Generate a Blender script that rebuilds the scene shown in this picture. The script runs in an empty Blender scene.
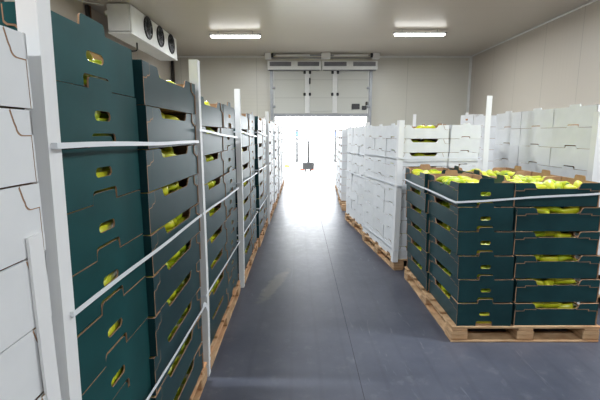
import bpy, bmesh, math, random
from mathutils import Vector, Matrix
from mathutils.geometry import tessellate_polygon
random.seed(7)
R = math.radians
COL = bpy.context.scene.collection
sc = bpy.context.scene

# ------------------------------------------------------------------ materials
def new_mat(name):
    m = bpy.data.materials.new(name); m.use_nodes = True
    nt = m.node_tree; b = nt.nodes['Principled BSDF']
    return m, nt, b
def N(nt, t, **kw):
    n = nt.nodes.new(t)
    for k, v in kw.items():
        if k in n.inputs: n.inputs[k].default_value = v
        else: setattr(n, k, v)
    return n
def mixcol(nt, fac, a, b, mode='MIX'):
    n = nt.nodes.new('ShaderNodeMix'); n.data_type = 'RGBA'; n.blend_type = mode
    if isinstance(fac, (int, float)): n.inputs[0].default_value = fac
    else: nt.links.new(fac, n.inputs[0])
    for s, v in ((6, a), (7, b)):
        if isinstance(v, tuple): n.inputs[s].default_value = (*v, 1) if len(v) == 3 else v
        else: nt.links.new(v, n.inputs[s])
    return n.outputs[2]
def ramp(nt, src, p0, p1, c0=(0,0,0), c1=(1,1,1)):
    r = nt.nodes.new('ShaderNodeValToRGB')
    r.color_ramp.elements[0].position = p0; r.color_ramp.elements[0].color = (*c0, 1)
    r.color_ramp.elements[1].position = p1; r.color_ramp.elements[1].color = (*c1, 1)
    nt.links.new(src, r.inputs[0]); return r.outputs[0]
def objcoord(nt, scale=(1,1,1)):
    tc = nt.nodes.new('ShaderNodeTexCoord'); mp = nt.nodes.new('ShaderNodeMapping')
    mp.inputs['Scale'].default_value = scale
    nt.links.new(tc.outputs['Object'], mp.inputs[0]); return mp.outputs[0]
def simple(name, c, rough=.5, metal=0, spec=.5, var=0.08, scale=6, randv=0.0, bump=0, sc3=(1,1,1)):
    m, nt, b = new_mat(name)
    b.inputs['Roughness'].default_value = rough; b.inputs['Metallic'].default_value = metal
    b.inputs['Specular IOR Level'].default_value = spec
    no = N(nt, 'ShaderNodeTexNoise', Scale=scale, Detail=4.0)
    nt.links.new(objcoord(nt, sc3), no.inputs['Vector'])
    d = tuple(x*(1-var*2) for x in c); e = tuple(min(1, x*(1+var)) for x in c)
    col = ramp(nt, no.outputs[0], .3, .7, d, e)
    if randv:
        oi = nt.nodes.new('ShaderNodeObjectInfo')
        mr = N(nt, 'ShaderNodeMapRange'); mr.inputs[3].default_value = 1-randv; mr.inputs[4].default_value = 1+randv
        nt.links.new(oi.outputs['Random'], mr.inputs[0])
        vm = N(nt, 'ShaderNodeVectorMath', operation='SCALE')
        nt.links.new(col, vm.inputs[0]); nt.links.new(mr.outputs[0], vm.inputs['Scale']); col = vm.outputs[0]
    nt.links.new(col, b.inputs['Base Color'])
    if bump:
        bp = N(nt, 'ShaderNodeBump', Strength=bump, Distance=.002)
        nt.links.new(no.outputs[0], bp.inputs['Height']); nt.links.new(bp.outputs[0], b.inputs['Normal'])
    return m
M = {}
M['teal'] = simple('dark_green_card', (.010,.044,.050), .38, spec=.24, var=.12, scale=5, randv=.12)
M['green'] = simple('green_card', (.012,.066,.068), .5, spec=.12, var=.12, scale=5, randv=.10)
M['white'] = simple('white_card', (.78,.79,.80), .55, spec=.3, var=.03, scale=7, randv=.04)
M['kraft'] = simple('brown_kraft_card', (.42,.25,.15), .8, spec=.2, var=.15, scale=12)
M['post'] = simple('white_post_card', (.84,.84,.84), .5, spec=.3, var=.02, scale=3)
M['strap'] = simple('white_plastic_strap', (.80,.82,.85), .35, spec=.4, var=.02)
def wood():
    m, nt, b = new_mat('rough_pine')
    b.inputs['Roughness'].default_value = .75; b.inputs['Specular IOR Level'].default_value = .2
    no = N(nt, 'ShaderNodeTexNoise', Scale=9.0, Detail=6.0); nt.links.new(objcoord(nt, (1,1,6)), no.inputs['Vector'])
    n2 = N(nt, 'ShaderNodeTexNoise', Scale=3.0, Detail=3.0); nt.links.new(objcoord(nt), n2.inputs['Vector'])
    a = ramp(nt, no.outputs[0], .3, .7, (.34,.20,.10), (.62,.42,.25))
    nt.links.new(mixcol(nt, ramp(nt, n2.outputs[0], .5, .75), a, (.50,.26,.13)), b.inputs['Base Color'])
    return m
M['wood'] = wood()
def pepper_mat():
    m, nt, b = new_mat('yellow_green_pepper_skin')
    b.inputs['Roughness'].default_value = .3; b.inputs['Specular IOR Level'].default_value = .5
    b.inputs['Subsurface Weight'].default_value = .12; b.inputs['Subsurface Radius'].default_value = (.02,.02,.005)
    oi = nt.nodes.new('ShaderNodeObjectInfo')
    no = N(nt, 'ShaderNodeTexNoise', Scale=14.0, Detail=2.0); nt.links.new(objcoord(nt), no.inputs['Vector'])
    ad = N(nt, 'ShaderNodeMath', operation='ADD'); nt.links.new(oi.outputs['Random'], ad.inputs[0]); nt.links.new(no.outputs[0], ad.inputs[1])
    nt.links.new(ramp(nt, ad.outputs[0], .5, 1.0, (.32,.45,.014), (.60,.62,.03)), b.inputs['Base Color'])
    return m
M['pepper'] = pepper_mat()
M['stem'] = simple('green_pepper_stem', (.10,.22,.04), .6)
M['black'] = simple('black_plastic', (.015,.015,.017), .45)
M['grey_metal'] = simple('grey_painted_metal', (.30,.31,.32), .45, metal=.3)
M['white_metal'] = simple('white_painted_metal', (.66,.66,.63), .4, var=.03)
M['grille'] = simple('dark_grille', (.16,.16,.17), .5)
M['dark_pipe'] = simple('dark_insulated_pipe', (.02,.018,.016), .6)
M['rust'] = simple('rusty_brown_edge', (.18,.08,.04), .8)
M['blue'] = simple('blue_plastic', (.03,.12,.55), .5)
M['red'] = simple('orange_red_paint', (.5,.07,.03), .5)
M['cable'] = simple('white_cable', (.7,.7,.66), .5)

def panel_mat(name, c, axis_scale, rough=.45, joint_dark=.72, spec=.4, fine=14.0, fine_axis=0):
    """sandwich panels: joints from a brick-like math on one axis, fine ribs on another"""
    m, nt, b = new_mat(name)
    b.inputs['Roughness'].default_value = rough; b.inputs['Specular IOR Level'].default_value = spec
    tc = nt.nodes.new('ShaderNodeTexCoord'); sp = nt.nodes.new('ShaderNodeSeparateXYZ'); nt.links.new(tc.outputs['Object'], sp.inputs[0])
    ax, per, off = axis_scale
    def frac(src, per, off):
        a = N(nt, 'ShaderNodeMath', operation='ADD'); nt.links.new(src, a.inputs[0]); a.inputs[1].default_value = off + 100*per
        d = N(nt, 'ShaderNodeMath', operation='DIVIDE'); nt.links.new(a.outputs[0], d.inputs[0]); d.inputs[1].default_value = per
        f = N(nt, 'ShaderNodeMath', operation='FRACT'); nt.links.new(d.outputs[0], f.inputs[0]); return f.outputs[0]
    f = frac(sp.outputs[ax], per, off)
    lt = N(nt, 'ShaderNodeMath', operation='LESS_THAN'); nt.links.new(f, lt.inputs[0]); lt.inputs[1].default_value = .014/per
    g = frac(sp.outputs[fine_axis], 1/fine, 0)
    g2 = N(nt, 'ShaderNodeMath', operation='LESS_THAN'); nt.links.new(g, g2.inputs[0]); g2.inputs[1].default_value = .2
    no = N(nt, 'ShaderNodeTexNoise', Scale=.7, Detail=3.0); nt.links.new(tc.outputs['Object'], no.inputs['Vector'])
    base = ramp(nt, no.outputs[0], .3, .7, tuple(x*.94 for x in c), c)
    c2 = mixcol(nt, g2.outputs[0], base, tuple(x*.955 for x in c))
    c3 = mixcol(nt, lt.outputs[0], c2, tuple(x*joint_dark for x in c))
    nt.links.new(c3, b.inputs['Base Color'])
    return m
WC = (.47,.425,.36)
M['wall_v'] = panel_mat('wall_panels_vertical_joints', WC, (1, 1.15, .3), fine=9, fine_axis=1)
M['wall_back'] = panel_mat('wall_panels_back', (.56,.54,.47), (0, 2.3, 1.33), fine=9, fine_axis=2, rough=.35)
M['ceiling'] = panel_mat('ceiling_panels', (.50,.45,.375), (1, 1.15, .1), fine=11, fine_axis=1, rough=.33, joint_dark=.85, spec=.5)
M['door_panel'] = panel_mat('door_panels', (.52,.52,.47), (2, .53, .2), fine=16, fine_axis=2)

def floor_mat():
    m, nt, b = new_mat('slate_blue_floor')
    co = objcoord(nt)
    n1 = N(nt, 'ShaderNodeTexNoise', Scale=.9, Detail=6.0, Roughness=.65); nt.links.new(co, n1.inputs['Vector'])
    n2 = N(nt, 'ShaderNodeTexNoise', Scale=9.0, Detail=8.0, Roughness=.7); nt.links.new(co, n2.inputs['Vector'])
    n3 = N(nt, 'ShaderNodeTexNoise', Scale=5.0, Detail=4.0, Distortion=1.5)
    nt.links.new(objcoord(nt, (3,.5,1)), n3.inputs['Vector'])
    base = ramp(nt, n1.outputs[0], .3, .7, (.054,.060,.084), (.106,.112,.142))
    c = mixcol(nt, ramp(nt, n2.outputs[0], .55, .85), base, (.15,.155,.18))
    c = mixcol(nt, ramp(nt, n3.outputs[0], .66, .74), c, (.13,.137,.165))
    # tyre scuffs running along the aisle
    w = N(nt, 'ShaderNodeTexWave', Scale=.8, Distortion=6.0, Detail=2.0); w.bands_direction = 'X'
    nt.links.new(objcoord(nt, (2.2,.2,1)), w.inputs['Vector'])
    c = mixcol(nt, ramp(nt, w.outputs[0], .93, .99, (0,0,0), (.12,.12,.12)), c, (.03,.032,.042))
    # worn pale tan patch
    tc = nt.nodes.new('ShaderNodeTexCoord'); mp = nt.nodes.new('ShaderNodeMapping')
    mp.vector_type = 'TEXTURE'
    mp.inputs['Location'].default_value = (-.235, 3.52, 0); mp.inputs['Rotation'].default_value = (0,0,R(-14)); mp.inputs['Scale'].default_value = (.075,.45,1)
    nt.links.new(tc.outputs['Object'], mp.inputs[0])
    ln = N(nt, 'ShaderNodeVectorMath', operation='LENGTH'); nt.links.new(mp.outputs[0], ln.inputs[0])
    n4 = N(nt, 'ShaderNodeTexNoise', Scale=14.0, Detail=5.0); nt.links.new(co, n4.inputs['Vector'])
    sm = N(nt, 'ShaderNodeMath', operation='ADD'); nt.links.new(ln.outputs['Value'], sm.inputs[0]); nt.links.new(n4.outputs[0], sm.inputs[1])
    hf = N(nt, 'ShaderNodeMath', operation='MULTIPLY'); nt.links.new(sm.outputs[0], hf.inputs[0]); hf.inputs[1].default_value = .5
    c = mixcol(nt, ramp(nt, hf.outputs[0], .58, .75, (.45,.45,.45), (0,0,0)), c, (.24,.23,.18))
    nt.links.new(c, b.inputs['Base Color'])
    nt.links.new(ramp(nt, n2.outputs[0], .3, .8, (.30,.30,.30), (.48,.48,.48)), b.inputs['Roughness'])
    b.inputs['Specular IOR Level'].default_value = .45
    bp = N(nt, 'ShaderNodeBump', Strength=.12, Distance=.004); nt.links.new(n2.outputs[0], bp.inputs['Height']); nt.links.new(bp.outputs[0], b.inputs['Normal'])
    return m
M['floor'] = floor_mat()
M['seam'] = simple('floor_seam', (.06,.063,.078), .7, spec=.2)
M['yard'] = simple('pale_concrete_yard', (.60,.60,.58), .8, var=.05, scale=1)
def emis(name, c, s):
    m, nt, b = new_mat(name); b.inputs['Base Color'].default_value = (*c,1)
    b.inputs['Emission Color'].default_value = (*c,1); b.inputs['Emission Strength'].default_value = s; return m
M['tube'] = emis('lit_tube', (1,.99,.95), 9.0)

# ------------------------------------------------------------------ mesh helpers
class MB:
    def __init__(s): s.v=[]; s.f=[]; s.m=[]; s.smooth=False
    def add(s, vs, fs, mi=0, X=None):
        o = len(s.v)
        for p in vs:
            p = Vector(p); s.v.append(X @ p if X else p)
        for k, f in enumerate(fs):
            s.f.append(tuple(i+o for i in f)); s.m.append(mi[k] if isinstance(mi, list) else mi)
        return s
    def box(s, x0,x1,y0,y1,z0,z1, mi=0, X=None):
        vs = [(x,y,z) for x in (x0,x1) for y in (y0,y1) for z in (z0,z1)]
        return s.add(vs, [(0,1,3,2),(4,6,7,5),(0,4,5,1),(2,3,7,6),(0,2,6,4),(1,5,7,3)], mi, X)
    def cbox(s, x0,x1,y0,y1,z0,z1, c=.004, mi=0, X=None):
        """box with chamfered edges"""
        bm = bmesh.new(); bmesh.ops.create_cube(bm, size=1)
        for v in bm.verts: v.co = Vector(((x0+x1)/2+v.co.x*(x1-x0), (y0+y1)/2+v.co.y*(y1-y0), (z0+z1)/2+v.co.z*(z1-z0)))
        bmesh.ops.bevel(bm, geom=bm.edges[:], offset=c, segments=1, affect='EDGES')
        bm.verts.index_update()
        s.add([v.co.copy() for v in bm.verts], [tuple(v.index for v in f.verts) for f in bm.faces], mi, X); bm.free(); return s
    def cyl(s, p0, p1, r0, r1=None, n=12, mi=0, cap=True):
        r1 = r0 if r1 is None else r1
        p0, p1 = Vector(p0), Vector(p1); d = (p1-p0).normalized()
        a = d.orthogonal().normalized(); b = d.cross(a)
        vs = [p0+(a*math.cos(t)+b*math.sin(t))*r0 for t in [2*math.pi*i/n for i in range(n)]]
        vs += [p1+(a*math.cos(t)+b*math.sin(t))*r1 for t in [2*math.pi*i/n for i in range(n)]]
        fs = [(i,(i+1)%n,n+(i+1)%n,n+i) for i in range(n)]
        if cap: fs += [tuple(range(n-1,-1,-1)), tuple(range(n,2*n))]
        return s.add(vs, fs, mi)
    def tube(s, pts, r, n=8, mi=0):
        pts = [Vector(p) for p in pts]
        rings = []
        for i, p in enumerate(pts):
            d = (pts[min(i+1,len(pts)-1)]-pts[max(i-1,0)]).normalized()
            a = d.cross(Vector((0.13,0.21,1))).normalized(); b = d.cross(a)
            rings.append([p+(a*math.cos(t)+b*math.sin(t))*r for t in [2*math.pi*k/n for k in range(n)]])
        vs = [v for rg in rings for v in rg]
        fs = [(i*n+k, i*n+(k+1)%n, (i+1)*n+(k+1)%n, (i+1)*n+k) for i in range(len(pts)-1) for k in range(n)]
        fs += [tuple(range(n-1,-1,-1)), tuple((len(pts)-1)*n+k for k in range(n))]
        return s.add(vs, fs, mi)
    def torus(s, c, axis, Rr, r, n=24, k=6, mi=0):
        axis = Vector(axis).normalized(); a = axis.orthogonal().normalized(); b = axis.cross(a); c = Vector(c)
        vs = []
        for i in range(n):
            t = 2*math.pi*i/n; d = a*math.cos(t)+b*math.sin(t)
            for j in range(k):
                u = 2*math.pi*j/k; vs.append(c+d*(Rr+r*math.cos(u))+axis*r*math.sin(u))
        return s.add(vs, [(i*k+j, ((i+1)%n)*k+j, ((i+1)%n)*k+(j+1)%k, i*k+(j+1)%k) for i in range(n) for j in range(k)], mi)
    def plate(s, outer, holes=(), t=.005, X=None, mo=0, me=1, mi_in=None, vert=None):
        """outline in (u,v) -> plate: outer face at w=0 facing -w, inner at w=t. X maps (u,w,v)"""
        loops = [list(outer)] + [list(h) for h in holes]
        tris = tessellate_polygon([[Vector((u,v,0)) for u,v in lp] for lp in loops])
        flat = [p for lp in loops for p in lp]; n = len(flat)
        mi_in = me if mi_in is None else mi_in
        vs = [(u,0,v) for u,v in flat]+[(u,t,v) for u,v in flat]
        fs, ms = [], []
        for a,b,c in tris:
            A,B,C_ = flat[a],flat[b],flat[c]
            cr = (B[0]-A[0])*(C_[1]-A[1])-(B[1]-A[1])*(C_[0]-A[0])
            if cr < 0: a,b = b,a
            fs.append((a,b,c)); ms.append(mo)          # faces -w
            fs.append((n+a,n+c,n+b)); ms.append(mi_in)
        o = 0
        for lp in loops:
            k = len(lp); area = sum(lp[i][0]*lp[(i+1)%k][1]-lp[(i+1)%k][0]*lp[i][1] for i in range(k))
            want = (lp is loops[0])
            for i in range(k):
                j = (i+1)%k; q = (o+i, n+o+i, n+o+j, o+j)
                if (area > 0) != want: q = q[::-1]
                ext = vert is not None and lp is loops[0] and abs(lp[i][0]-lp[j][0]) < 1e-6 and abs(abs(lp[i][0])-max(abs(p_[0]) for p_ in lp)) < 1e-6
                fs.append(q); ms.append(vert if ext else me)
            o += k
        return s.add(vs, fs, ms, X)
    def data(s, name, mats, smooth=False):
        me = bpy.data.meshes.new(name); me.from_pydata([tuple(v) for v in s.v], [], s.f)
        for m in mats: me.materials.append(M[m] if isinstance(m, str) else m)
        me.polygons.foreach_set('material_index', s.m)
        if smooth: me.polygons.foreach_set('use_smooth', [True]*len(s.f))
        me.update(); return me
def link(name, data, parent=None, loc=None, rotz=None, **props):
    o = bpy.data.objects.new(name, data); COL.objects.link(o)
    if parent: o.parent = parent
    if loc: o.location = loc
    if rotz is not None: o.rotation_euler = (0,0,rotz)
    for k, v in props.items(): o[k] = v
    return o
def tag(o, label, cat, group=None, kind=None):
    o['label'] = label; o['category'] = cat
    if group: o['group'] = group
    if kind: o['kind'] = kind
    assert 4 <= len(label.split()) <= 16, label
    return o
def struct(name, mb, mats, parent=None):
    o = link(name, mb.data(name, mats), parent)
    if parent is None: o['kind'] = 'structure'
    return o

# ------------------------------------------------------------------ setting
XL, XR, YB, YF, H = -3.9, 5.2, 12.65, -4.0, 3.7
struct('floor', MB().box(XL-.1,XR+.1,YF-.1,YB+.1,-.1,0), ['floor'])
struct('ceiling', MB().box(XL-.1,XR+.1,YF-.1,YB+.1,H,H+.1), ['ceiling'])
struct('wall_left', MB().box(XL-.1,XL,YF,YB,0,H), ['wall_v'])
struct('wall_right', MB().box(XR,XR+.1,YF,YB,0,H), ['wall_v'])
struct('wall_front', MB().box(XL-.1,XR+.1,YF-.1,YF,0,H), ['wall_back'])
DX0, DX1, DZ = -.80, 2.10, 3.36
struct('wall_back', MB().box(XL-.1,DX0,YB,YB+.1,0,H).box(DX1,XR+.1,YB,YB+.1,0,H).box(DX0,DX1,YB,YB+.1,DZ,H), ['wall_back'])
struct('trim_1', MB().box(XR-.06,XR,YB-.06,YB,0,H), ['white_metal'])
struct('trim_2', MB().box(XL,DX0-.3,YB-.03,YB,H-.05,H).box(DX1+.3,XR,YB-.03,YB,H-.05,H), ['white_metal'])
struct('trim_3', MB().cbox(XR-.035,XR,YF,YB,H-.035,H,.012), ['white_metal'])
# floor sheet seams
struct('trim_4', MB().box(.336,.340,-1,YB,0,.0004), ['seam'])
# yard outside
struct('yard_ground', MB().box(-40,40,YB+.1,70,-.12,-.02), ['yard'])

# door_1: half-raised sectional dock door with a wicket door, tracks
d1 = link('door_1', None, loc=(.64, YB-.05, 0)); d1['kind'] = 'structure'
def dpart(name, mb, mats, parent=d1):
    return link(name, mb.data(name, mats), parent)
pz0, pz1 = 1.98, 3.42
def hw(px): return (px-321.5)/400*12.1   # from the door's centre, metres
dpart('door_leaf', MB().box(-1.42,1.42,-.06,-.01,pz0,pz1), ['door_panel'])
dpart('bottom_rail', MB().box(-1.44,1.44,-.075,0,1.90,1.99), ['grey_metal'])
wk = dpart('wicket_door', MB().cbox(-.34,.34,-.085,-.055,2.04,3.40,.006), ['door_panel'])
for s in (-1, 1):
    dpart('wicket_stile', MB().cbox(s*.42-.075,s*.42+.075,-.09,-.06,2.0,3.42,.006), ['white_metal'])
for sx in (-.50,-.34,.34,.50):
    for z in (2.56, 3.20):
        dpart('hinge', MB().cbox(sx-.035,sx+.035,-.12,-.085,z-.045,z+.045,.01), ['black'])
dpart('door_handle', MB().cbox(-.365,-.325,-.14,-.085,2.86,3.04,.01), ['black'], wk)
dpart('control_plate', MB().cbox(.94,1.18,-.09,-.06,2.12,2.28,.01), ['black'])
dpart('latch', MB().cbox(1.25,1.38,-.10,-.06,2.10,2.22,.01).cbox(1.36,1.42,-.12,-.06,2.24,2.34,.01), ['black'])
for s in (-1, 1):
    dpart('track', MB().box(s*1.5-.045,s*1.5+.045,-.10,.03,0,3.45), ['grey_metal'])
    dpart('track_lining', MB().box(s*1.43-.03,s*1.43+.03,-.05,-.02,0,3.45), ['white_metal'])
    for z in (1.0,1.6,2.2,2.75,3.3):
        dpart('roller_bracket', MB().cbox(s*1.44-.05,s*1.44+.05,-.13,-.04,z-.03,z+.03,.008), ['grey_metal'])
# spring shaft and drive above
sh = link('door_shaft', None, loc=(.64, YB-.46, 3.615))
link('shaft', MB().cyl((-1.6,0,.02),(1.6,0,.02),.018).cyl((-1.6,.03,-.05),(1.6,.03,-.05),.015).data('shaft',['grey_metal'],True), sh)
for s in (-1,1):
    link('spring', MB().cyl((s*.35,0,.02),(s*1.35,0,.02),.03,n=14).data('spring',['white_metal'],True), sh)
    link('drum', MB().cyl((s*1.42,0,.02),(s*1.55,0,.02),.06,n=16).data('drum',['black'],True), sh)
    link('bracket', MB().cbox(s*1.5-.02,s*1.66+.02 if s>0 else s*1.34,-.06,.14,-.08,.08,.006).data('bracket',['white_metal']), sh) if s>0 else \
    link('bracket', MB().cbox(-1.66,-1.48,-.06,.14,-.08,.08,.006).data('bracket',['white_metal']), sh)
link('drive_box', MB().cbox(-.02,.24,-.12,.10,-.085,.08,.01).data('drive_box',['white_metal']), sh)
tag(sh, 'grey horizontal spring shaft with small pale drive box above the dock door', 'door mechanism')
for i, (x0, x1) in enumerate(((-1.60,-.01), (.01,1.66))):
    ac = link('air_curtain', None, loc=(.64+(x0+x1)/2, YB-.22, 3.38))
    w = (x1-x0)/2
    link('casing', MB().cbox(-w,w,-.12,.11,-.13,.13,.015).data('casing',['white_metal']), ac)
    for gx in (-.42*2*w*.62-.02, .42*2*w*.62+.02) if False else (-w*.52, w*.52):
        mb = MB().box(gx-w*.40,gx+w*.40,-.126,-.12,-.03,.09,0)
        for k in range(8): mb.box(gx-w*.40,gx+w*.40,-.131,-.126,-.027+k*.015,-.021+k*.015,0)
        link('grille', mb.data('grille',['grille']), ac)
    link('outlet_slot', MB().box(-w*.95,w*.95,-.10,.02,-.137,-.13).data('outlet_slot',['grille']), ac)
    tag(ac, ('left' if i == 0 else 'right')+' long white air curtain with dark grilles over the dock door', 'air curtain', 'air curtains over the door')

# ceiling lights
def ceiling_light(x, y, label):
    o = link('ceiling_light', None, loc=(x,y,H))
    link('housing', MB().cbox(-.60,.60,-.055,.055,-.09,-.055,.008).data('housing',['grey_metal']), o)
    for s in (-.4,.4): link('hanger', MB().cyl((s,0,-.06),(s,0,0),.01).data('hanger',['grey_metal']), o)
    link('diffuser', MB().cbox(-.57,.57,-.05,.05,-.135,-.088,.018).data('diffuser',['tube']), o)
    tag(o, label, 'ceiling light', 'fluorescent lights on the ceiling')
    l = bpy.data.lights.new('tube_light','AREA'); l.shape='RECTANGLE'; l.size=1.1; l.size_y=.09; l.energy=LAMP; l.color=(.90,.955,1.0)
    lo = bpy.data.objects.new('tube_light', l); COL.objects.link(lo); lo.location=(x,y,H-.15)
LAMP = 92
ceiling_light(-1.49, 9.73+.0, 'lit fluorescent ceiling light, left one of the two seen')
ceiling_light(2.71, 9.55, 'lit fluorescent ceiling light, right one of the two seen')
for yy, nm in ((5.9,'second'),(2.2,'third'),(-1.5,'fourth')):
    ceiling_light(-1.49, yy, f'lit fluorescent ceiling light, left side, {nm} from the dock door')
    ceiling_light(2.71, yy, f'lit fluorescent ceiling light, right side, {nm} from the dock door')

# evaporator
ev = link('cooling_unit', None, loc=(-3.05, 9.02, H))
ev_c = MB().cbox(-.42,-.03,-1.38,1.38,-.49,-.02,.01)
link('casing', ev_c.data('casing',['white_metal']), ev)
link('front_plate', MB().cbox(-.03,.0,-1.36,1.36,-.51,-.02,.008).data('front_plate',['white_metal']), ev)
link('drip_tray', MB().cbox(-.43,.0,-1.38,1.38,-.53,-.50,.006).data('drip_tray',['white_metal']), ev)
link('inlet_stub', MB().cyl((-.46,-1.34,-.17),(-.42,-1.34,-.17),.04).data('inlet_stub',['white_metal']), ev)
for fy in (-.55, .16, .91):
    fz = -.235
    fr = MB().torus((.012,fy,fz),(1,0,0),.205,.016,28,6)
    for rr in (.05,.10,.15): fr.torus((.035,fy,fz),(1,0,0),rr,.003,24,4)
    for k in range(12):
        t = math.pi*2*k/12; fr.cyl((.035,fy,fz),(.02,fy+.2*math.cos(t),fz+.2*math.sin(t)),.003,n=4)
    g = link('fan', fr.data('fan_guard',['black']), ev)
    link('fan_back', MB().cyl((-.002,fy,fz),(.003,fy,fz),.20,n=28).data('fan_back',['black']), g)
    hb = MB().cyl((.003,fy,fz),(.03,fy,fz),.055,n=16)
    for k in range(6):
        t = 2*math.pi*k/6; c, s_ = math.cos(t), math.sin(t); c2, s2 = math.cos(t+.55), math.sin(t+.55)
        hb.add([(.008,fy+.05*c,fz+.05*s_),(.026,fy+.05*c2,fz+.05*s2),(.026,fy+.185*c2,fz+.185*s2),(.006,fy+.185*c,fz+.185*s_)],[(0,1,2,3)])
    link('fan_blades', hb.data('fan_blades',['grille']), g)
tag(ev, 'long white ceiling cooling unit with three round black fans', 'cooling unit')
# pipes
def pipe(name, pts, r, mat, label, cat='pipe'):
    o = link(name, MB().tube(pts, r).data(name,[mat],True)); return tag(o, label, cat)
pipe('cable', [(-3.88,7.0,3.62),(-3.75,7.1,3.585),(-3.6,7.25,3.57),(-3.5,7.4,3.60),(-3.5,7.60,3.63)], .008, 'cable', 'thin white cable hanging beside the cooling unit', 'cable')
pipe('wall_pipe', [(-3.86,1.0,3.07),(-3.86,3.2,3.07),(-3.86,5.55,3.07)], .022, 'dark_pipe', 'thin dark horizontal pipe high on left wall, top left corner')
pipe('drain_pipe', [(-3.26,8.4,3.17),(-3.26,8.4,3.05),(-3.28,8.4,3.02),(-3.33,8.4,3.01),(-3.89,8.4,2.99)], .016, 'dark_pipe', 'small dark bent drain pipe under the cooling unit')
for (x,y,l) in ((-3.87,7.75,'dark vertical pipe on left wall beside the cooling unit'),(-3.84,12.55,'dark vertical pipe in corner below far end of cooling unit')):
    o = link('steel_column', None, loc=(x,y,0))
    link('column', MB().cbox(-.03,.03,-.04,.04,0,H-.02,.006).data('column',['dark_pipe']), o)
    link('edge_strip', MB().box(-.03,.032,.04,.07,0,H-.02).data('edge_strip',['rust']), o)
    tag(o, l.replace('pipe','column'), 'column')

# ------------------------------------------------------------------ pepper
def pepper_mesh(seed, L=.15, rad=.032):
    rnd = random.Random(seed); n = 12; mb = MB(); ks = [0,.04,.14,.3,.5,.7,.85,.95,1.0]
    prof = [.35,.80,1.0,1.0,.93,.80,.60,.34,.05]; bend = rnd.uniform(-.018,.018); ph = rnd.uniform(0,6)
    vs = []
    for t, r in zip(ks, prof):
        for i in range(n):
            a = 2*math.pi*i/n; rr = rad*r*(1+.09*math.cos(3*a+ph))
            x = (t-.5)*L; y = math.cos(a)*rr + bend*math.sin(t*math.pi); z = math.sin(a)*rr
            vs.append((x,y,z))
    fs = [(i*n+k, (i+1)*n+k, (i+1)*n+(k+1)%n, i*n+(k+1)%n) for i in range(len(ks)-1) for k in range(n)]
    fs += [tuple(range(n)), tuple((len(ks)-1)*n+k for k in range(n-1,-1,-1))]
    mb.add(vs, fs); return mb
def stem_mesh(L=.13):
    return MB().cyl((-L/2+.004,0,0),(-L/2-.006,0,0),.014,.010,8).tube([(-L/2-.004,0,0),(-L/2-.02,.002,.002),(-L/2-.032,.006,.007)],.0045,6)
PEP = [pepper_mesh(s, .125+.012*(s%3), .028+.0015*(s%2)).data('pepper',['pepper'],True) for s in range(5)]
STEM = stem_mesh().data('stem',['stem'],True)
def add_pepper(x, y, z, rz, ry, label, group, stem=True):
    o = link('pepper', random.choice(PEP), loc=(x,y,z)); o.rotation_euler = (random.uniform(0,6), ry, rz)
    tag(o, label, 'pepper', group)
    if stem: link('stem', STEM, o)
    return o
_bed = {}
def bed_data(l, w, top):
    k = (round(l,2), round(w,2), round(top,3))
    if k not in _bed:
        rnd = random.Random(str(k)); mb = MB()
        l2, w2 = l/2-.02, w/2-.02
        mb.box(-l2,l2,-w2,w2,.008,top-.03)
        src = [pepper_mesh(s, .14, .030) for s in range(3)]
        nx = max(2,int(2*l2/.075)); ny = max(2,int(2*w2/.125))
        for i in range(nx):
            for j in range(ny):
                x = -l2+.04+(2*l2-.08)*i/(nx-1); y = -w2+.075+(2*w2-.15)*j/(ny-1)
                X = Matrix.Translation((x+rnd.uniform(-.01,.01), y, top-.030+rnd.uniform(-.008,.0))) @ Matrix.Rotation(math.pi/2+rnd.uniform(-.35,.35),4,'Z') @ Matrix.Rotation(rnd.uniform(0,6),4,'X')
                p = rnd.choice(src); mb.add(p.v, p.f, 0, X)
        _bed[k] = mb.data('pepper_fill',['pepper'],True)
    return _bed[k]

# ------------------------------------------------------------------ crates
TH = .005
def arc(cx, cy, r, a0, a1, n=4):
    return [(cx+r*math.cos(R(a0+(a1-a0)*i/n)), cy+r*math.sin(R(a0+(a1-a0)*i/n))) for i in range(n+1)]
def side_outline(l, h, slot=True, g=.007):
    a = l/2-g; hh = h-.004
    if not slot:
        return [(-a,0),(a,0),(a,hh),(-a,hh)]
    lo = h*.735; s = l*.24; r = .02
    return [(-a,0),(a,0),(a,hh)] + arc(s+r+.012,hh-r,r,90,180) + [(s,lo+.004),(s-.01,lo),(-s+.01,lo),(-s,lo+.004)] + arc(-s-r-.012,hh-r,r,0,90) + [(-a,hh)]
def end_outline(w, h, kind):
    a = w/2; hh = h-.003; t = .13*w; nt_ = t+.006; r = .012; th = .030 if kind == 'hole' else .018; r = min(r, th*.5)
    out = [(-a,0),(-nt_,0)] + arc(-nt_+r,th-r+.004,r,180,90,3) + arc(nt_-r,th-r+.004,r,90,0,3) + [(nt_,0),(a,0),(a,hh)]
    out += [(t+.003,hh)] + arc(t-r,hh+th-r,r,0,90,3) + arc(-t+r,hh+th-r,r,90,180,3) + [(-t-.003,hh),(-a,hh)]
    holes = []
    if kind == 'hole':
        hw_, hr, zc = .095*w, .0135, h*.53
        holes = [arc(hw_-hr,zc,hr,-90,90,6)+arc(-hw_+hr,zc,hr,90,270,6)]
    return out, holes
_cr = {}
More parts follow.
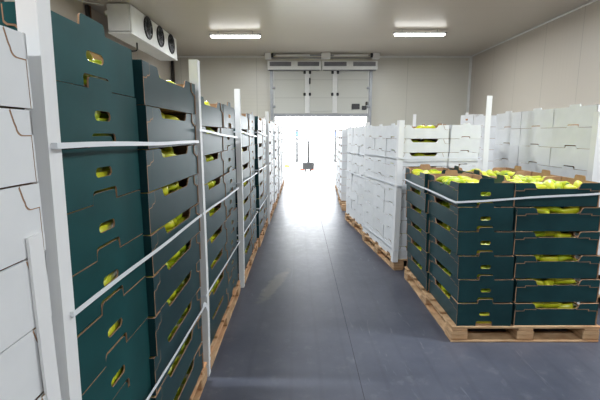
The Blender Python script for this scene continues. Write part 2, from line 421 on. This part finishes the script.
def crate_data(col, l, w, h, kind, slot=True):
    key = (col, round(l,3), round(w,3), round(h,3), kind, slot)
    if key in _cr: return _cr[key]
    mats = [col, 'kraft']
    X_front = Matrix.Translation((0,-w/2+(.004 if col != 'white' else .0012),0))                                   # outer faces -y
    X_back = Matrix.Rotation(math.pi,4,'Z') @ X_front
    so = side_outline(l, h, slot, .007 if col != 'white' else .0052); wk_ = 0 if col == 'white' else 1; we_ = 0 if (col == 'white' and kind == 'blank') else 1
    eo, eh = end_outline(w, h, kind)
    X_right = Matrix.Translation((l/2,0,0)) @ Matrix.Rotation(math.pi/2,4,'Z')       # outer faces +x
    X_left = Matrix.Rotation(math.pi,4,'Z') @ X_right
    def flap(mb, s, top=True):
        fw, fh = .13*l, .36*h
        if not slot: return
        for side in (0,1):
            # small folded corner flap lying on the long face, its cut edge kraft brown
            x0, x1 = l/2-fw, l/2
            ol = [(x1,h-.004),(x0+.35*fw,h-.004)] + [(x0+.35*fw, h-.45*fh), (x0+.30*fw, h-.52*fh), (x0+.05*fw,h-.55*fh),(x0,h-.62*fh),(x0,h-.93*fh),(x0+.01,h-fh),(x1,h-fh)]
            if col != 'white':
                narrow = l > .62
                lo = h*.735; sx_ = l*.24; rr = .02
                ol = [(x1,h-.004)] + arc(sx_+rr+.012,h-.004-rr,rr,90,180) + [(sx_+.004,lo+.004),(sx_+.004,lo),(l*.39,lo),(l*.39,lo-.07*h),(x1,lo-.07*h)]
                if narrow: ol = [(x1,h-.004),(l*.405,h-.004),(l*.405,h*.74),(l*.415,h*.70),(l*.44,h*.69),(l*.455,h*.63),(x1,h*.62)]
            else:
                x0 = l/2-.045; ol = [(x1,h-.004),(x0-.012,h-.004),(x0-.004,h-.55*fh)] + arc(x0+.016,h-fh+.016,.016,180,270,5) + [(x1,h-fh)]
            X = Matrix.Translation((0,-w/2,0)) if side == 0 else Matrix.Translation((0,w/2,0)) @ Matrix.Scale(-1,4,(0,1,0))
            if s < 0: X = X @ Matrix.Scale(-1,4,(1,0,0))
            mb.plate(ol, (), .004, X, vert=0)
            rm = .0035 if col != 'white' else .0022
            xm = max(p_[0] for p_ in ol); zm = max(p_[1] for p_ in ol)
            rim = [(min(xm-.001,px_-rm) if px_ < xm-1e-6 else xm-.001, pz_-rm) for px_,pz_ in ol]
            mb.plate(rim, (), .003, X @ Matrix.Translation((0,.0008,0)), mo=1)
    vt = 0 if col == 'white' else None
    e1 = MB().plate(eo, eh, TH, X_right, vert=vt, me=we_, mi_in=1); flap(e1, 1)
    e2 = MB().plate(eo, eh, TH, X_left, vert=vt, me=we_, mi_in=1); flap(e2, -1)
    parts = [('side_panel', MB().plate(so, (), TH, X_front, me=wk_, mi_in=1)), ('side_panel', MB().plate(so, (), TH, X_back, me=wk_, mi_in=1)),
             ('end_panel', e1), ('end_panel', e2),
             ('bottom', MB().box(-l/2+.006,l/2-.006,-w/2+.01,w/2-.01,.001,.006,1))]
    big = MB()
    for _, p in parts: big.add(p.v, p.f, p.m)
    def fin(me):
        bm = bmesh.new(); bm.from_mesh(me); bmesh.ops.recalc_face_normals(bm, faces=bm.faces); bm.to_mesh(me); bm.free(); return me
    res = ([(n, fin(p.data(n, mats))) for n, p in parts], fin(big.data('crate', mats)))
    _cr[key] = res; return res
GROUPS = {}
MASS = MB()
def put_crate(T, cx, cy, z, rot, l, w, h, col, kind, label, group, split=True, slot=True, jit=.004, ji_r=.5):
    """T = pallet frame; centre of the crate in that frame"""
    p = T @ Vector((cx+random.uniform(-jit,jit), cy+random.uniform(-jit,jit), z))
    a = T.to_euler().z + rot + R(random.uniform(-ji_r,ji_r))
    parts, whole = crate_data(col, l, w, h, kind, slot)
    if split:
        o = link('crate', None, loc=p, rotz=a)
        for n, d in parts: link(n, d, o)
    else:
        o = link('crate', whole, loc=p, rotz=a)
    tag(o, label, 'crate', group)
    return o, p, a
ORD = ['lowest','second from bottom','third from bottom','fourth from bottom','fifth from bottom']
def rank(i, n):
    if i == n-1: return 'topmost'
    k = n-1-i
    if i < (n+1)//2 and i < 5: return ORD[i]
    return {1:'second from top',2:'third from top',3:'fourth from top',4:'fifth from top',5:'sixth from top'}[k]
def rank_s(i, n): return rank(i, n).replace(' from ', '-from-')
def add_bed(p, a, l, w, h, top, label, group):
    b = link('pepper_fill', bed_data(l, w, h*top), loc=(p.x,p.y,p.z), rotz=a)
    tag(b, label, 'peppers', group, 'stuff')

def column(T, cx, cy, n, rot, l, w, h, col, kind, where, group, z0, split=True, slot=True, bed=None, peppers=0, mass=(),
           side=0, hue=None, topfull=0, lean=(0,0), hole_pepper=False, jit=.004, ji_r=.5, skip_z=None, rows=None):
    """a stack of n crates. where = short phrase that singles the column out.
    peppers: how many separate peppers lie behind the slot on local side (side=-1: local -y, +1: local +y)"""
    hue = hue or {'teal':'dark green','green':'dark green','white':'white'}[col]
    for i in range(n):
        lx, ly = lean[0]*i/n, lean[1]*i/n
        r = rank(i, n)
        if mass == 'all' or i in mass:
            q = T @ Vector((cx+random.uniform(-jit,jit), cy+random.uniform(-jit,jit), z0+i*h))
            me = crate_data(col, l, w, h, kind, slot)[1]
            X = Matrix.Translation(q) @ Matrix.Rotation(T.to_euler().z+rot+R(random.uniform(-ji_r,ji_r)),4,'Z')
            sh_ = {'teal':0,'green':0,'white':1}[col]
            MASS.add([v.co for v in me.vertices], [tuple(f.vertices) for f in me.polygons], [2 if f.material_index else sh_ for f in me.polygons], X)
            continue
        o, p, a = put_crate(T, cx+lx, cy+ly, z0+i*h, rot, l, w, h, col, kind, f'{hue} crate, {r}, {where}', group, split, slot, jit, ji_r)
        A = Matrix.Translation(p) @ Matrix.Rotation(a,4,'Z')
        full = topfull and i == n-1
        if bed and not full:
            add_bed(p, a, l, w, h, bed, f'peppers inside {r} crate, {where}', 'pepper fill inside crates')
        if rows and i not in rows: continue
        if full:
            add_bed(p, a, l, w, h, .58, f'peppers under the top layer in {r} crate, {where}', 'pepper fill inside crates')
            nx = int((l-.08)/.062); k = 0
            ny = 2 if w < .45 else 3
            for ix in range(nx):
                for iy in range(ny):
                    x = -l/2+.05+(l-.10)*ix/(nx-1); y = -w/2+.10+(w-.20)*iy/max(1,ny-1)
                    q = A @ Vector((x+random.uniform(-.012,.012), y+random.uniform(-.01,.01), h*.70+random.uniform(-.006,.010)))
                    lab = f'yellow-green pepper on top of {where}, {["near","far"][iy] if ny==2 else ["near","middle","far"][iy]} row, ' + ('left' if ix < nx/3 else 'right' if ix >= nx*2/3 else 'middle')
                    add_pepper(q.x,q.y,q.z, a+math.pi/2+random.uniform(-.5,.5)+random.choice((0,math.pi)), random.uniform(-.1,.1), lab, 'peppers heaped in the open top crates')
                    k += 1
        elif peppers:
            for k in range(peppers):
                f = (k+.5)/peppers
                x = (f-.5)*l*.52; y = side*(w/2-.075)
                q = A @ Vector((x+random.uniform(-.01,.01), y, h*(bed or .6)+.018+random.uniform(-.004,.010)))
                if side:
                    ps = ['left','middle','right'][min(2,int(f*3))]
                    lab = f'yellow-green pepper, {ps}, in slot of {rank_s(i,n)} crate, {where}'
                add_pepper(q.x,q.y,q.z, a+random.uniform(-.7,.7)+random.choice((0,math.pi)), random.uniform(-.25,.25), lab, 'peppers seen through crate slots', stem=False)
        elif hole_pepper:
            q = A @ Vector((hole_pepper*(l/2-.045), random.uniform(-.02,.02), h*.55))
            add_pepper(q.x,q.y,q.z, a+math.pi/2+random.uniform(-.3,.3), random.uniform(-.3,.3), f'yellow-green pepper in handle hole of {rank_s(i,n)} crate, {where}', 'peppers seen through handle holes', stem=False)

# ------------------------------------------------------------------ pallets
PH = .115
def pallet(T, w, d, label, across=False):
    """w along local x, d along local y, origin at the near-left corner"""
    p = T @ Vector((w/2,d/2,0)); o = link('wooden_pallet', None, loc=p, rotz=T.to_euler().z)
    tag(o, label, 'pallet', 'wooden pallets under the crates')
    X = w/2; Y = d/2
    tb = MB().cbox(-X,X,-.05,.05,PH-.018,PH,.003).data('top_board',['wood'])
    n = max(5, round(d/.2))
    for i in range(n):
        link('top_board', tb, o, loc=(0,-Y+.05+(2*Y-.1)*i/(n-1),0))
    st = MB().cbox(-.05,.05,-Y,Y,PH-.034,PH-.0185,.003).data('stringer_board',['wood'])
    bl = MB().cbox(-.055,.055,-.06,.06,.0165,PH-.0345,.005).data('block',['wood'])
    bb = MB().cbox(-.05,.05,-Y,Y,0,.016,.003).data('bottom_board',['wood'])
    if across:
        bb = MB().cbox(-.05,.05,-Y+.125,Y-.125,0,.016,.003).data('bottom_board',['wood'])
        fb = MB().cbox(-X,X,-.06,.06,0,.016,.003).data('end_board',['wood'])
        for y in (-Y+.06,Y-.06): link('end_board', fb, o, loc=(0,y,0))
    for x in (-X+.055,0,X-.055):
        link('stringer_board', st, o, loc=(x,0,0)); link('bottom_board', bb, o, loc=(x,0,0))
        for y in (-Y+.06,0,Y-.06): link('block', bl, o, loc=(x,y,0))
    return o
def frame(x, y, rot=0): return Matrix.Translation((x,y,0)) @ Matrix.Rotation(R(rot),4,'Z')
def corner_post(x, y, z0, z1, sx, sy, fl, label, lean=(0,0), rot=0, flx=None):
    """L-shaped white cardboard corner post; flanges run sx along x and sy along y from the corner"""
    flx = flx or fl
    t = .006; mb = MB(); n = 8
    base = [(0,0),(sx*flx,0),(sx*flx,sy*t),(sx*t,sy*t),(sx*t,sy*fl),(0,sy*fl)]
    vs = []
    for k in range(n+1):
        f = k/n
        for (u,v) in base: vs.append((u+lean[0]*f+.004*math.sin(f*5), v+lean[1]*f, z0+(z1-z0)*f))
    fs = []
    for k in range(n):
        for i in range(6):
            j = (i+1)%6; fs.append((k*6+i,k*6+j,(k+1)*6+j,(k+1)*6+i))
    fs += [(0,1,2,3),(0,3,4,5),(n*6,n*6+1,n*6+2,n*6+3),(n*6,n*6+3,n*6+4,n*6+5)]
    mb.add(vs, fs); me = mb.data('corner_post',['post'])
    bm = bmesh.new(); bm.from_mesh(me); bmesh.ops.recalc_face_normals(bm, faces=bm.faces); bm.to_mesh(me); bm.free()
    o = link('corner_post', me, loc=(x,y,0), rotz=R(rot)); return tag(o, label, 'corner post', 'white cardboard corner posts')
def strap(T, x0,x1,y0,y1, zs, label, wd=.013, sag=.0, seal=None):
    """closed loop band round the load; zs = heights at (x1,y0),(x1,y1),(x0,y1),(x0,y0)"""
    cs = [(x1,y0,zs[0]),(x1,y1,zs[1]),(x0,y1,zs[2]),(x0,y0,zs[3])]
    pts = []
    for i in range(4):
        a, b = Vector(cs[i]), Vector(cs[(i+1)%4])
        for k in range(10):
            f = k/10; p = a.lerp(b, f); p.z += -sag*4*f*(1-f) + .002*math.sin(9*f+i); pts.append(p)
    cx, cy = (x0+x1)/2, (y0+y1)/2; mb = MB(); vs = []
    for p in pts:
        d = Vector((math.copysign(1,p.x-cx) if min(abs(p.x-x0),abs(p.x-x1))<1e-4 else 0, math.copysign(1,p.y-cy) if min(abs(p.y-y0),abs(p.y-y1))<1e-4 else 0, 0))*.0015
        vs += [T@(p+Vector((0,0,wd/2))), T@(p+d+Vector((0,0,wd/2))), T@(p+d-Vector((0,0,wd/2))), T@(p-Vector((0,0,wd/2)))]
    n = len(pts)
    fs = [(i*4+j, ((i+1)%n)*4+j, ((i+1)%n)*4+(j+1)%4, i*4+(j+1)%4) for i in range(n) for j in range(4)]
    mb.add(vs, fs); me = mb.data('strap',['strap'])
    bm = bmesh.new(); bm.from_mesh(me); bmesh.ops.recalc_face_normals(bm, faces=bm.faces); bm.to_mesh(me); bm.free()
    o = link('strap', me); tag(o, label, 'strap', 'white plastic straps round the pallet loads')
    if seal:
        x,y,z = seal
        m2 = MB().add([(x,y-.03,z-.012),(x+.006,y+.01,z+.03),(x+.012,y+.035,z+.012),(x+.02,y+.05,z-.035),(x,y-.026,z-.024),(x+.006,y+.008,z+.004),(x+.010,y+.03,z-.008),(x+.018,y+.038,z-.045)],[(0,1,5,4),(1,2,6,5),(2,3,7,6)])
        link('strap_tail', m2.data('strap_tail',['strap']), o)
    return o

# ================================================================== LEFT ROW
HB = .161
# near white stack at the photo's left edge
T = frame(-1.75, -.46)
TW = frame(-1.755, .02)
pallet(frame(-1.73,-.36), 1.17, 1.17, 'wooden pallet under the white stack at photo\'s left edge')
column(frame(-.53,.79), -.25, -.33, 10, R(90), .66, .50, .145, 'white', 'hole', 'stack at photo\'s left edge', 'white crates at the left edge', PH, side=1, lean=(-.003,.03), jit=.003)
corner_post(-.524, .797, 0, 1.17, -1, -1, .042, 'short white corner post on the near white stack, photo\'s left edge', rot=0)

# P1 : green end faces then slate long faces
P1x = -.545
T = frame(P1x-1.17, .80)
pallet(frame(-.52-1.17,.87), 1.17, 1.19, 'wooden pallet under the nearest dark green load on the left')
column(frame(0,0), -.547-.33, 1.090, 10, 0, .66, .485, .1528, 'green', 'hole', 'near left column beside wide white post', 'dark green crates, nearest left pallet', PH, bed=.70, hole_pepper=1, jit=.004, ji_r=.7, lean=(0,.04))
column(frame(0,0), -.547-.33-.67, 1.125, 9, 0, .66, .485, .1685, 'teal', 'hole', 'x', 'x', PH, mass='all')
column(frame(0,0), -.527-.25, 1.665, 10, R(90), .68, .50, .1505, 'teal', 'hole', 'long-sided column left of the second white post', 'dark green crates, nearest left pallet', PH, bed=.60, peppers=4, side=-1, jit=.004, lean=(0,.085))
corner_post(-.522, .785, 0, 1.85, -1, 1, .046, 'wide tall white corner post near the left edge', flx=.043, lean=(-.006,.085))
for z, w_ in ((1.345,'top'),(.965,'middle'),(.50,'lowest')):
    strap(frame(0,0), -1.75, -.516, .857, 2.055, (z, z-.015 if w_!='lowest' else z-.05, z, z), f'{w_} white strap round the nearest dark green load on left', seal=(-.516,2.0,.46) if w_=='lowest' else None)

# P2.. along the aisle
PW = ['second','third','fourth','fifth','sixth','seventh','eighth']
FX = [-.530,-.515,-.495,-.475,-.462,-.455,-.450]
YS = [2.13, 3.47, 4.74, 6.05, 7.32, 8.6, 9.9]
for k in range(7):
    x, y0 = FX[k], YS[k]; nm = PW[k]
    colr = 'teal' if k < 3 else 'white'
    hue = 'dark green' if colr == 'teal' else 'white'
    pallet(frame(x+.012-1.17,y0), 1.17, 1.19, f'wooden pallet under the {nm} load of the left row')
    hb = .1625
    mass = 'all' if k==6 else ()
    column(frame(0,0), x-.25, y0+.345, 9, R(90), .67, .50, hb, colr, 'hole', f'long-sided column, {nm} pallet of left row', f'{hue} crates, {nm} left pallet', PH, split=k<3, bed=.60, peppers=(4,3,0,0,0,0,0)[k], side=-1, jit=.006, mass=mass)
    column(frame(0,0), x-.335, y0+.935, 9, 0, .66, .48, hb, colr, 'hole', f'handle-hole column, {nm} pallet of left row', f'{hue} crates, {nm} left pallet', PH, split=k<3, bed=.60, jit=.006, mass=mass)
    if k in (0,1,3,5):
        corner_post(x+.010, y0-.035, 0, 1.745 if k<2 else 1.70, -1, 1, .045, lean=(0,.035), label=f'tall white corner post at near corner of {nm} left pallet')
    if k < 5:
        for z, w_ in ((1.37,'top'),(.95,'middle'),(.49,'lowest')):
            strap(frame(0,0), x-1.2, x+.014, y0-.045, y0+1.2, (z+(.02 if w_=='top' else 0), z-.03, z, z), f'{w_} white strap round the {nm} load of left row')

# ================================================================== RIGHT GREEN PALLET
GX, GY = 1.005, 2.475
G = frame(GX, GY)
pallet(G, .985, 1.22, 'wooden pallet under the low dark green load on the right', across=True)
HG = .158
column(G, .215, .302, 6, R(90), .60, .36, HG, 'teal', 'hole', 'front left column, right pallet', 'dark green crates on the right pallet', PH, bed=.62, peppers=3, side=1, topfull=1, lean=(-.03,.085))
column(G, .200, .908, 6, R(90), .60, .36, HG, 'teal', 'hole', 'rear left column, right pallet', 'dark green crates on the right pallet', PH, bed=.62, peppers=3, side=1, topfull=1, lean=(-.035,.09))
column(G, .690, .202, 6, 0, .55, .40, HG, 'teal', 'hole', 'front right column, right pallet', 'dark green crates on the right pallet', PH, bed=.62, peppers=3, side=-1, topfull=1, jit=.008, lean=(-.035,.085))
column(G, .69, .610, 6, 0, .55, .40, HG, 'teal', 'hole', 'middle right column, right pallet', 'dark green crates on the right pallet', PH, topfull=1, lean=(-.03,.085), mass=(0,1,2,3,4))
column(G, .69, 1.018, 6, 0, .55, .40, HG, 'teal', 'hole', 'rear right column, right pallet', 'dark green crates on the right pallet', PH, topfull=1, lean=(-.03,.085), mass=(0,1,2,3,4))
strap(G, -.012, .950, .040, 1.305, (1.0,.965,.945,.94), 'white strap round the top of the low dark green load')

# ================================================================== RIGHT WHITE LOADS
HW = .1345
W1 = frame(.96, 3.90, 6.6)
pallet(frame(.948,3.895,6.6), .84, 1.2, 'wooden pallet under the white load behind the green one')
for j, nm in enumerate(('near','middle','far')):
    column(W1, .255, .205+.403*j, 10, 0, .50, .395, HW, 'white', 'blank', f'{nm} aisle column, nearest right white load', 'white crates, nearest right white load', PH, bed=.55 if j==0 else None, peppers=3 if j==0 else 0, side=-1, rows=(6,7,8,9), jit=.004)
column(W1, .672, .255, 10, R(90), .50, .31, HW, 'white', 'blank', 'narrow column behind green load by white post', 'white crates, nearest right white load', PH)
corner_post(.935, 3.882, .09, 1.50, 1, 1, .055, 'white corner post at aisle corner of nearest right white load', rot=6.6, lean=(.015,0))
corner_post(1.862, 3.97, 0, 1.735, -1, 1, .05, 'tall white post rising behind the low green load', rot=6.6, flx=.055)
corner_post(1.50, 5.25, 0, 1.62, -1, 1, .04, 'short white post tip rising behind slotted white crates')
for z, w_ in ((1.14,'top'),(.87,'middle'),(.22,'lowest')):
    strap(W1, -.012, .85, -.024, 1.22, (z,z,z-.01,z), f'{w_} white strap round the nearest right white load')
W2 = frame(.86, 5.25, 6.2)
pallet(frame(.847,5.245,6.2), .84, 1.12, 'wooden pallet under the second white load on the right')
for j, nm in enumerate(('near','middle','far')):
    column(W2, .255, .19+.372*j, 10, 0, .50, .365, .136, 'white', 'blank', f'{nm} aisle column, second right white load', 'white crates, second right white load', PH, split=False)
corner_post(.85, 5.225, .05, 1.52, 1, 1, .05, 'white corner post between the two nearest right white loads', rot=6.2)
for z, w_ in ((1.10,'top'),(.80,'lower')):
    strap(W2, -.012, .80, -.024, 1.14, (z,z,z,z), f'{w_} white strap round the second right white load')
W0 = frame(.765, 7.1, -2)
pallet(frame(.755,7.09,-2), 1.0, 1.2, 'wooden pallet under the farthest white load on the right')
column(W0, .255, .205, 9, R(90), .40, .30, .15, 'white', 'hole', 'nearest column of farthest right load', 'white crates, farthest right load', PH, split=False, bed=.6)
for j, nm in enumerate(('middle','far')):
    column(W0, .205, .72+.61*j-.0, 9, R(90), .60, .40, .15, 'white', 'hole', f'{nm} column of farthest right load', 'white crates, farthest right load', PH, split=False, bed=.6, mass='all' if j==1 else ())
W9 = frame(.86, 8.95, -2)
pallet(frame(.85,8.94,-2), .9, 1.2, 'wooden pallet under right load closest to the dock door')
for j, nm in enumerate(('near','far')):
    column(W9, .205, .305+.61*j, 9, R(90), .60, .40, .15, 'white', 'hole', f'{nm} column, right load by dock door', 'white crates, right load by dock door', PH, mass='all')

# tall white load along the right
W3 = frame(2.17, 2.99, 1.5)
pallet(frame(2.16,2.98,1.5), 1.2, 1.46, 'wooden pallet under the tall white load on the far right')
for j, nm in enumerate(('near','middle','far')):
    column(W3, .305, .245+.482*j, 9, 0, .60, .476, .1635, 'white', 'blank', f'{nm} column, tall white load at right', 'white crates, tall right load', PH, jit=.003, ji_r=.3)
    column(W3, .95-.04, .25+.482*j, 9, 0, .58, .48, .1655, 'white' , 'blank', f'hidden rear {nm} column, tall white load at right', 'white crates, tall right load', PH, mass='all')
corner_post(2.150, 2.93, 0, 1.53, 1, 1, .055, 'white corner post at far right edge of photo', rot=1.5)
W4 = frame(2.47, 5.35, 3)
pallet(frame(2.45,5.33,3), 1.24, 1.2, 'wooden pallet under the rear right load with dark crates')
for j, nm in enumerate(('left','right')):
    column(W4, .305+.62*j, .205, 10, 0, .60, .40, .150, 'white', 'blank', f'{nm} column, load behind tall white post', 'white crates, load behind the tall post', PH, split=False, slot=False)
    column(W4, .305+.62*j, .62, 10, 0, .60, .40, .1535, 'white', 'hole', 'x', 'x', PH, mass='all')

ms = link('crate_stacks', MASS.data('crate_stacks', ['teal','white','kraft']))
tag(ms, 'further pepper crates stacked behind the front columns of both rows', 'crates', kind='stuff')
# ================================================================== OUTSIDE
pt = link('pallet_truck', None, loc=(.30, 14.9, -.02), rotz=R(8))
b = MB().cbox(-.22,.22,-.12,.14,.10,.36,.03)
link('pump_body', b.data('pump_body',['black']), pt)
for s in (-1,1): link('fork', MB().cbox(s*.19-.075,s*.19+.075,.1,1.2,.05,.10,.01).data('fork',['red']), pt)
for s in (-.09,.09): link('wheel', MB().cyl((s-.025,0,.09),(s+.025,0,.09),.09,n=18).data('wheel',['black']), pt)
link('drawbar', MB().tube([(0,-.05,.3),(0,-.09,.8),(0,-.11,1.15)],.045).data('drawbar',['black'],True), pt)
link('handle_loop', MB().tube([(0,-.11,1.13),(-.09,-.115,1.19),(-.10,-.12,1.30),(0,-.12,1.33),(.10,-.12,1.30),(.09,-.115,1.19),(0,-.11,1.13)],.02).data('handle_loop',['black'],True), pt)
tag(pt, 'hand pallet truck with upright handle in the bright yard', 'pallet truck')
fe = link('wire_fence', None, loc=(.4, 20, -.02))
for x in (-4,-2.3,-.55,1.35,3.1,4.8):
    p = link('post', MB().cyl((x,0,0),(x,0,1.62),.06,n=8).data('post',['black'],True), fe)
    link('clip', MB().cbox(x-.07,x+.07,-.05,.05,1.28,1.5,.01).data('clip',['blue']), p)
mb = MB()
for z in (.1,.35,.62,.9,1.15,1.55): mb.cyl((-4,0,z),(4.8,0,z),.034,n=6)
for i in range(19): mb.cyl((-4+i*.489,0,.1),(-4+i*.489,0,1.55),.034,n=6)
link('wire_mesh', mb.data('wire_mesh',['grey_metal']), fe)
tag(fe, 'wire mesh yard fence with blue clips, seen through the dock opening', 'fence')
for (x,y,nm,mat,lab) in ((-.55,17.0,'plastic_tub','pepper','small yellow-green tub on the yard ground'),(1.5,15.6,'wheel_chock','black','small dark block lying on the bright yard')):
    tag(link(nm, MB().cbox(-.12,.12,-.1,.1,0,.09,.02).cbox(-.08,.08,-.06,.06,.09,.12,.01).data(nm,[mat]), loc=(x,y,-.02)), lab, 'tub' if 'tub' in nm else 'chock')

# ================================================================== LIGHT
w = bpy.data.worlds.new('sky'); sc.world = w; w.use_nodes = True
bg = w.node_tree.nodes['Background']; bg.inputs[0].default_value = (.93,.97,1.0,1); bg.inputs[1].default_value = 11.0
# daylight entering the dock opening (portal only guides sampling of the sky)
pl = bpy.data.lights.new('door_portal','AREA'); pl.shape='RECTANGLE'; pl.size=2.85; pl.size_y=1.95; pl.cycles.is_portal=True
po = bpy.data.objects.new('door_portal', pl); COL.objects.link(po); po.location=(.64,YB+.12,.97); po.rotation_euler=(R(-90),0,0)

cam = bpy.data.cameras.new('camera'); cam.lens = 24; cam.sensor_width = 36; cam.clip_start=.02
co = bpy.data.objects.new('camera', cam); COL.objects.link(co)
co.location = (0,0,1.37); co.rotation_euler = (R(90-9.37),0,0); sc.camera = co
sc.view_settings.view_transform='Standard'; sc.view_settings.look='None'; sc.view_settings.gamma=1; sc.view_settings.exposure=0.2
try: sc.view_settings.use_curve_mapping=False
except Exception: pass
